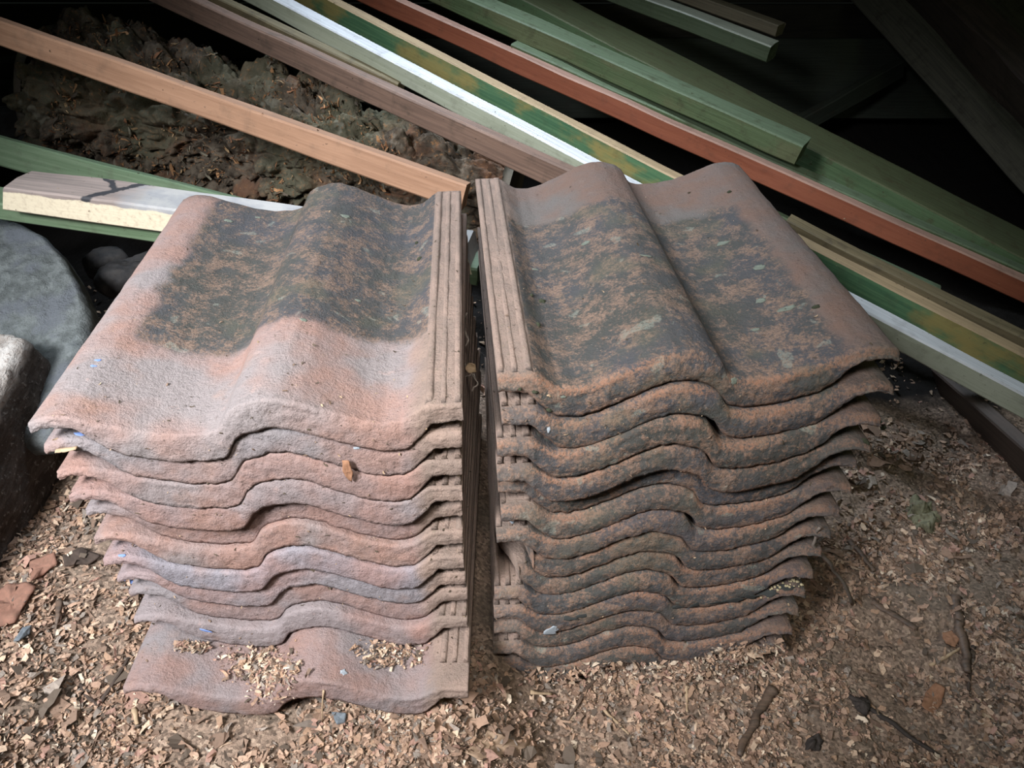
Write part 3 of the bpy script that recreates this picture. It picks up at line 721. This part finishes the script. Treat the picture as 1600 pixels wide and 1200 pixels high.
zz = kb.xyz(v)[2]
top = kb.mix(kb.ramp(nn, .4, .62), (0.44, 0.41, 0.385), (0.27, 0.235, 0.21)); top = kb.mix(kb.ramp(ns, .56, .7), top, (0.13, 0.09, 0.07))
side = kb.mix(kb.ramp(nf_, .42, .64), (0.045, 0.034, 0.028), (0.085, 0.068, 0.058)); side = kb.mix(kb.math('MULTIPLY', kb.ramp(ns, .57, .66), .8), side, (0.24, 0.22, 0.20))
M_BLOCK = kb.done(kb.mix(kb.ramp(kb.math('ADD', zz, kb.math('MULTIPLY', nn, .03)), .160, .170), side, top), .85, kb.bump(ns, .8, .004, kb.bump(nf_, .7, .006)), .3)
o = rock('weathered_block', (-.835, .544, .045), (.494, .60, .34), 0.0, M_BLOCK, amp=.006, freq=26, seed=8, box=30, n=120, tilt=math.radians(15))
tag(o, 'thick dark weathered block with whitish top at the left edge', 'block')
for q, (px, py, d, dims, rz, lab) in enumerate([
    (25, 112, 1.75, (.17, .10, .06), .25, 'grimy grey brick highest in the dark heap left of the log'),
    (-10, 150, 1.68, (.12, .10, .06), -.1, 'grimy grey brick at the frame edge, half cut off, left of the log'),
    (48, 152, 1.70, (.13, .10, .055), .3, 'slanting grey brick in the middle of the heap left of the log'),
    (15, 190, 1.60, (.16, .10, .055), .4, 'larger bluish brick low in the heap left of the log'),
    (62, 205, 1.62, (.10, .10, .045), .1, 'small dark brick touching the sawn end of the log')]):
    o = rock('brick', P(px, py, d), dims, rz, M_BRICK, amp=.004, seed=20 + q, box=7, n=36, tilt=-.15); tag(o, lab, 'brick', 'bricks heaped left of the log')
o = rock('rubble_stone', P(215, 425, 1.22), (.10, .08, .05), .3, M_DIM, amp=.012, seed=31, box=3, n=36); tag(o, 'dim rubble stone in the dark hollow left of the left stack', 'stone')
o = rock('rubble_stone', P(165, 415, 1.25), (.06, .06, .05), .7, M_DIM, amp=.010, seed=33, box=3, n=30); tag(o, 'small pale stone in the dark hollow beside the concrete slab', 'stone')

# ---- fibres on the log
rs = np.random.RandomState(9); pts = []
for q in range(5200):
    px = 80 + rs.rand() * 560; py = 30 + rs.rand() * 290
    if vn(px * .03, py * .03, 0, 12) < -.05: continue
    l, n_, ob = hit(px, py)
    if ob is not None and ob.name == 'rotten_log': pts.append(tuple(l + n_ * .002))
o = chips('bark_fibres', pts, .8, .004, .022, 10, parent=log, pal=np.array([(0.36, 0.19, 0.09), (0.26, 0.12, 0.06), (0.10, 0.08, 0.06), (0.42, 0.28, 0.15), (0.17, 0.15, 0.11)]), probs=[.3, .2, .25, .08, .17], wr=(.12, .3), matrix=None)
o.matrix_parent_inverse = log.matrix_world.inverted(); o['kind'] = 'stuff'

# ---- shavings lying on tiles and against the stacks
def poly_chips(n, boxes, seed, names, lmin=.003, lmax=.012, up=.0015):
    r_ = np.random.RandomState(seed); pts = []
    while len(pts) < n:
        x0, y0, x1, y1, sk = boxes[r_.randint(len(boxes))]; a, b = r_.rand() + r_.rand(), r_.rand() + r_.rand()
        py = y0 + (y1 - y0) * b / 2; px = x0 + (x1 - x0) * a / 2 + sk * (b / 2 - .5)
        l, n_, ob = hit(px, py)
        if ob is not None and any(ob.name.startswith(m) for m in names): pts.append(tuple(l + n_ * (up + r_.rand() * .003)))
        else: n -= 1
    return pts
pts = poly_chips(1300, [(330, 1000, 480, 1075, 30), (385, 1020, 470, 1100, -20), (545, 1000, 680, 1050, 0), (270, 1005, 330, 1020, 0)], 4, ['roof_tile'])
o = chips('wood_shavings', pts, .25, .002, .010, 41); tag(o, 'shavings gathered in the trough of the lowest left tile', 'shavings', kind='stuff')
pts = poly_chips(2600, [(780, 1040, 1250, 1075, 0), (880, 1030, 1230, 1062, 0), (1080, 1000, 1260, 1050, -40)], 5, ['roof_tile', 'floor', 'interlocking'])
o = chips('wood_shavings', pts, .35, .003, .013, 42); tag(o, 'shavings banked against the foot of the right stack', 'shavings', kind='stuff')
r_ = np.random.RandomState(17); onto = {}
for q in range(1800):
    px, py = (r_.rand() * 1600, r_.rand() * 620) if q % 2 else (60 + r_.rand() * 1300, 620 + r_.rand() * 420)
    l, n_, ob = hit(px, py)
    if ob is not None and ob.parent: ob = ob.parent
    if ob is not None and ob.name.split('.')[0] in ('roof_tile', 'wooden_batten', 'painted_timber', 'treated_timber', 'flat_green_board') and (q % 3 or n_.z > .8): onto.setdefault(ob.name, []).append(tuple(l + n_ * .0008))
for q, (nm_, pts) in enumerate(sorted(onto.items())):
    if len(pts) < 4: continue
    ob = bpy.data.objects[nm_]
    o = chips('dust_crumbs', pts, .3, .0012, .0045, 43 + q, parent=ob, pal=np.array([(0.06, 0.045, 0.03), (0.35, 0.25, 0.16), (0.15, 0.10, 0.07)]), probs=[.55, .2, .25])
    o.matrix_parent_inverse = ob.matrix_world.inverted(); o['kind'] = 'stuff'

# ---- flecks, moss, spots: parts of their tiles
def matt(name, c, c2=None, rough=.85, b=.4): return rough_material(name, c, c2 or tuple(x * .75 for x in c), tuple(x * .88 for x in c), 160, b, .001)
M_BLUE = matt('blue_paint', (0.20, 0.30, 0.62)); M_PALEB = matt('lime_spot', (0.36, 0.40, 0.44)); M_MOSSG = matt('moss', (0.045, 0.05, 0.03), b=1.0); M_CRUST = matt('black_crust', (0.045, 0.048, 0.046), b=1.0); M_LICH = matt('lichen', (0.17, 0.19, 0.155))
def fleck(name, px, py, w, h, mat, seed, label=None, th=.0006, dome=0.0, n=13):
    l, nr, ob = hit(px, py)
    if ob is None: return
    while ob.parent: ob = ob.parent
    t = Vector((1, 0, 0)) - nr * nr.x; t.normalize(); b = nr.cross(t); rr = random.Random(seed); d = (l - cam.location).length / FPX
    out = []
    for q in range(n):
        a = 2 * math.pi * q / n; f = .6 + .55 * rr.random(); out.append(l + nr * .0002 + t * math.cos(a) * w * d * f * .5 + b * math.sin(a) * h * d * f * .5)
    o = slab(name, out, th, mat, normal=nr, rings=3, res=32, parent=ob, dome=dome)
    if label: o['label'] = label
for q, (px, py, w, h) in enumerate([(126, 678, 20, 8), (153, 563, 10, 6), (146, 572, 9, 5), (203, 909, 22, 9), (192, 868, 12, 6), (320, 985, 26, 7)]):
    fleck('paint_fleck', px, py, w, h, M_BLUE, q, 'blue paint fleck')
for q, (px, py, w, h) in enumerate([(862, 986, 24, 26), (558, 700, 12, 6), (537, 1050, 12, 10), (857, 672, 6, 14), (800, 815, 8, 8)]):
    fleck('lime_spot', px, py, w, h, M_PALEB, q + 20, 'whitish spot')
for q, (px, py, w, h) in enumerate([(847, 471, 14, 12), (830, 462, 7, 6), (841, 508, 9, 16), (1275, 480, 14, 9), (655, 405, 13, 9), (651, 380, 8, 7), (858, 640, 10, 8), (812, 607, 8, 5), (836, 612, 12, 6), (1378, 665, 14, 16), (1352, 690, 12, 14), (1140, 300, 8, 5)]):
    fleck('moss_clump', px, py, w, h, M_MOSSG, q + 40, None, dome=.0018)
for q, (px, py, w, h) in enumerate([(915, 380, 16, 12), (1186, 418, 26, 14), (1230, 482, 30, 12), (1188, 470, 18, 14), (1130, 380, 22, 12), (835, 421, 14, 6), (1147, 595, 14, 14), (357, 345, 14, 9), (540, 338, 16, 12), (475, 500, 14, 8), (404, 340, 9, 5), (1010, 400, 22, 6), (560, 470, 12, 6), (1180, 515, 16, 8), (880, 620, 10, 5)]):
    fleck('lichen_patch', px, py, w, h, M_LICH, q + 70, None, n=17)
for q, (px, py, w, h) in enumerate([(1090, 944, 34, 12), (1118, 942, 30, 13), (1146, 938, 34, 13), (1172, 932, 34, 13), (1200, 926, 34, 12), (1226, 918, 28, 10), (885, 966, 36, 9), (912, 962, 30, 10), (1060, 948, 22, 9)]):
    fleck('black_crust', px, py, w, h, M_CRUST, q + 110, 'black crust patch', n=19)
# yellow grains on the tenth right tile
pts = []; r_ = random.Random(3); V = []; F = []
for q in range(30):
    px = 1203 + r_.random() * 52; py = 917 - (px - 1203) * .16 + (r_.random() - .5) * 14
    if q > 26: px = 1178 + q % 3 * 11; py = 933
    l, nr, ob = hit(px, py); c = l + nr * .001; s_ = .0010 + .0008 * r_.random(); off = len(V)
    for i_ in range(6):
        for j_ in range(4):
            a, b = 2 * math.pi * i_ / 6, -1.2 + .8 * j_; V.append((c.x + s_ * math.cos(b) * math.cos(a), c.y + s_ * math.cos(b) * math.sin(a), c.z + s_ * .8 * math.sin(b)))
    for i_ in range(6):
        for j_ in range(3):
            a, b = off + i_ * 4 + j_, off + ((i_ + 1) % 6) * 4 + j_; F.append((a, b, b + 1, a + 1))
        
    F.append(tuple(off + i_ * 4 + 3 for i_ in range(6)))
o = mesh_obj('yellow_grains', V, F, matt('yellow_grain', (0.50, 0.42, 0.26))); tag(o, 'cluster of pale yellow grains stuck on the blackened right tile', 'grains', kind='stuff')

# ---- sticks, leaves and scraps one by one
M_STICK = wood_material('old_twig', (0.13, 0.085, 0.06), (0.07, 0.05, 0.038), dirt_amt=.4); M_GREYST = matt('grey_twig', (0.24, 0.20, 0.17)); M_SPLIN = matt('pale_splinter', (0.46, 0.33, 0.21))
M_LEAF = matt('dead_leaf', (0.30, 0.155, 0.09), (0.24, 0.12, 0.07)); M_TANL = matt('tan_leaf', (0.42, 0.29, 0.20), (0.36, 0.25, 0.17)); M_DARKB = matt('dark_bark', (0.07, 0.05, 0.04)); M_BLACK = matt('black_bit', (0.055, 0.045, 0.04))
M_REDB = matt('reddish_bark', (0.27, 0.14, 0.10), (0.20, 0.11, 0.08)); M_SLATE = matt('slate_bit', (0.16, 0.18, 0.20)); M_MORTAR = matt('mortar_lump', (0.20, 0.19, 0.12), (0.13, 0.12, 0.08), b=.8)
def st(path, r0, r1, mat, label, seed, flat=.7, cat='stick', up=None, name='stick'):
    d = (hit(*path[0])[0] - cam.location).length / FPX
    o = stick(name, [onit(px, py, (up if up is not None else r0 * d * .6)) for px, py in path], r0 * d, r1 * d, mat, seed=seed, flat=flat); tag(o, label, cat)
st([(1209, 1076), (1190, 1100), (1172, 1135), (1151, 1180)], 7, 4, M_STICK, 'dark bark stick lying at the bottom right of the stacks', 1)
st([(1492, 936), (1497, 980), (1503, 1020), (1508, 1052)], 7, 5, M_STICK, 'short thick greenish-brown stick standing upright in view at the far right', 2)
st([(1452, 1040), (1480, 1024), (1507, 1009)], 2.6, 1.5, M_SPLIN, 'pale splinter crossing the short thick stick', 3, cat='splinter', name='splinter')
st([(1362, 941), (1395, 962), (1432, 980)], 5, 3.5, M_STICK, 'brown branch piece right of the leaning twig', 4)
st([(1325, 845), (1345, 865), (1366, 895)], 4, 3, M_STICK, 'dark twig beside the long jutting tips of the right stack', 5)
st([(1325, 1090), (1370, 1115), (1420, 1150), (1480, 1190)], 4, 2, M_BLACK, 'long blackish twig at the bottom right', 6, cat='twig', name='twig')
st([(931, 1057), (908, 1090), (886, 1125)], 3, 1.8, M_STICK, 'thin brown stick lying in front of the right stack', 7)
st([(942, 1110), (962, 1128), (982, 1148)], 2.5, 1.5, M_SPLIN, 'tan splinter right of the thin brown stick', 8, cat='splinter', name='splinter')
st([(1072, 1072), (1073, 1092), (1074, 1114)], 2.4, 1.5, M_SPLIN, 'tan splinter pointing away from the right stack', 9, cat='splinter', name='splinter')
st([(830, 1083), (862, 1086)], 3, 2, M_SPLIN, 'whitish splinter below the left corner of the right stack', 10, cat='splinter', name='splinter')
st([(93, 938), (90, 965), (85, 995)], 4, 2, M_STICK, 'dark stick left of the left stack, beside its lower tips', 11)
st([(124, 1072), (140, 1090), (157, 1101)], 3, 2, M_DARKB, 'short dark twig left of the lowest left tile', 12, cat='twig', name='twig')
st([(160, 1096), (176, 1072), (202, 1030)], 3, 2, M_DARKB, 'longer dark twig leaning towards the lowest left tile', 13, cat='twig', name='twig')
st([(211, 1108), (216, 1134)], 4, 2.5, M_SPLIN, 'whitish splinter under the corner of the lowest left tile', 14, cat='splinter', name='splinter')
st([(1520, 1010), (1512, 1080)], 3, 2, M_DARKB, 'thin dark twig just right of the short thick stick', 15, cat='twig', name='twig')
st([(505, 1078), (503, 1128)], 2, 1.2, M_SPLIN, 'thin straw standing in front of the lowest left tile', 16, cat='splinter', name='splinter')
st([(88, 702), (100, 700), (121, 698)], 5, 3.5, M_SPLIN, 'whitish wood flake wedged between two left tile tips', 17, flat=.4, cat='splinter', name='splinter')
A, B = hit(1262, 842)[0] + Vector((0, -.012, .006)), hit(1334, 948)[0]
o = stick('twig', [A + Vector((-.004, 0, .03)), A, A.lerp(B, .5) + Vector((.003, 0, .006)), B], .0014, .0022, M_GREYST, 18); tag(o, 'thin grey twig leaning from the right tiles to the ground', 'twig')
g0 = hit(728, 520)[0]
root = [P(728, 488, .80), P(722, 505, .80), P(733, 530, .79), P(722, 555, .78), P(728, 575, .78), P(745, 598, .77), P(738, 612, .77)]
o = stick('root_thread', root, .0010, .0008, M_GREYST, 19); tag(o, 'curly root thread hanging in the gap between the stacks', 'root')
o = stick('root_thread', [P(722, 590, .78), P(740, 585, .78), P(748, 602, .77)], .0008, .0006, M_GREYST, 20); tag(o, 'short root thread below the curly one in the gap', 'root')
def scrap(name, path, mat, label, cat, seed, th=.0016, amp=.0015, up=.003, dome=0.0):
    o = slab(name, [onit(px, py, up) for px, py in path], th, mat, amp=amp, seed=seed, rings=8, res=60, freq=90, dome=dome); tag(o, label, cat)
scrap('bark_piece', [(-20, 930), (20, 912), (48, 908), (55, 922), (42, 948), (26, 975), (0, 984), (-20, 984)], M_REDB, 'big reddish bark piece at the left edge on the ground', 'bark', 1, .004, .003, .006)
scrap('bark_piece', [(50, 880), (85, 868), (92, 884), (70, 905), (52, 912)], M_REDB, 'brown bark piece beside the dark block foot', 'bark', 2, .003, .002, .005)
scrap('bark_piece', [(95, 872), (130, 860), (158, 872), (140, 884), (104, 888)], M_DARKB, 'curved dark bark piece touching the lower left tile tips', 'bark', 3, .003, .002, .005)
scrap('dead_leaf', [(1438, 1108), (1446, 1086), (1460, 1070), (1475, 1076), (1472, 1102), (1462, 1116)], M_LEAF, 'reddish-brown dead leaf at the bottom right', 'leaf', 4, .001, .002, .004)
scrap('dead_leaf', [(728, 1172), (742, 1160), (732, 1152), (757, 1156), (762, 1138), (782, 1150), (800, 1158), (832, 1154), (822, 1170), (790, 1180), (760, 1188), (738, 1184)], M_TANL, 'pale tan lobed dead leaf at the bottom centre', 'leaf', 5, .001, .001, .003)
scrap('slate_chip', [(22, 1000), (34, 984), (50, 980), (46, 992), (30, 1004)], M_SLATE, 'small blue-grey chip below the big reddish bark piece', 'chip', 6, .004, .001, .003)
scrap('slate_chip', [(518, 1112), (545, 1114), (540, 1130), (528, 1134)], M_SLATE, 'small grey chip under the edge of the lowest left tile', 'chip', 7, .004, .001, .003)
scrap('mortar_lump', [(1410, 800), (1425, 780), (1450, 790), (1468, 815), (1462, 836), (1440, 830), (1420, 815)], M_MORTAR, 'pale greenish crumbly lump on the dark ground at the right', 'lump', 8, .006, .012, .002, .006)
scrap('black_lump', [(1260, 1158), (1272, 1152), (1284, 1160), (1280, 1174), (1264, 1172)], M_BLACK, 'small black lump near the bottom right edge of the photo', 'lump', 9, .004, .005, .002, .004)
scrap('black_lump', [(1332, 1092), (1350, 1086), (1362, 1104), (1352, 1120), (1338, 1112)], M_BLACK, 'crumpled black lump at the head of the long blackish twig', 'lump', 10, .004, .006, .002, .004)
scrap('dead_leaf', [(1470, 990), (1485, 985), (1498, 1000), (1494, 1014), (1478, 1010)], M_LEAF, 'small brown leaf against the short thick stick', 'leaf', 11, .001, .002, .004)
# leaf caught between second and third left tiles, leaf in the gap
l, n_, _ = hit(540, 715); l2, _, _ = hit(548, 748)
dv = (l2 - l); sd = Vector((1, 0, 0)) * .004
o = slab('dangling_leaf', [l + n_ * .003 - sd * .7, l + n_ * .003 + sd * .6, l + dv * .5 + n_ * .005 + sd, l + dv + n_ * .004 + sd * .3, l + dv * .9 + n_ * .004 - sd * .4, l + dv * .45 + n_ * .005 - sd], .0009, M_LEAF, amp=.001, seed=3, rings=6, res=40, freq=200); tag(o, 'curled brown leaf dangling on the front of the left stack', 'leaf')
c = P(735, 575, .775)
o = slab('dead_leaf', [c + Vector((x, 0, z)) for x, z in ((-.006, 0), (-.002, .006), (.005, .004), (.006, -.004), (0, -.007))], .001, M_SPLIN, amp=.002, seed=5, rings=5, res=30, freq=200); tag(o, 'tiny tan leaf caught in the root threads of the gap', 'leaf')
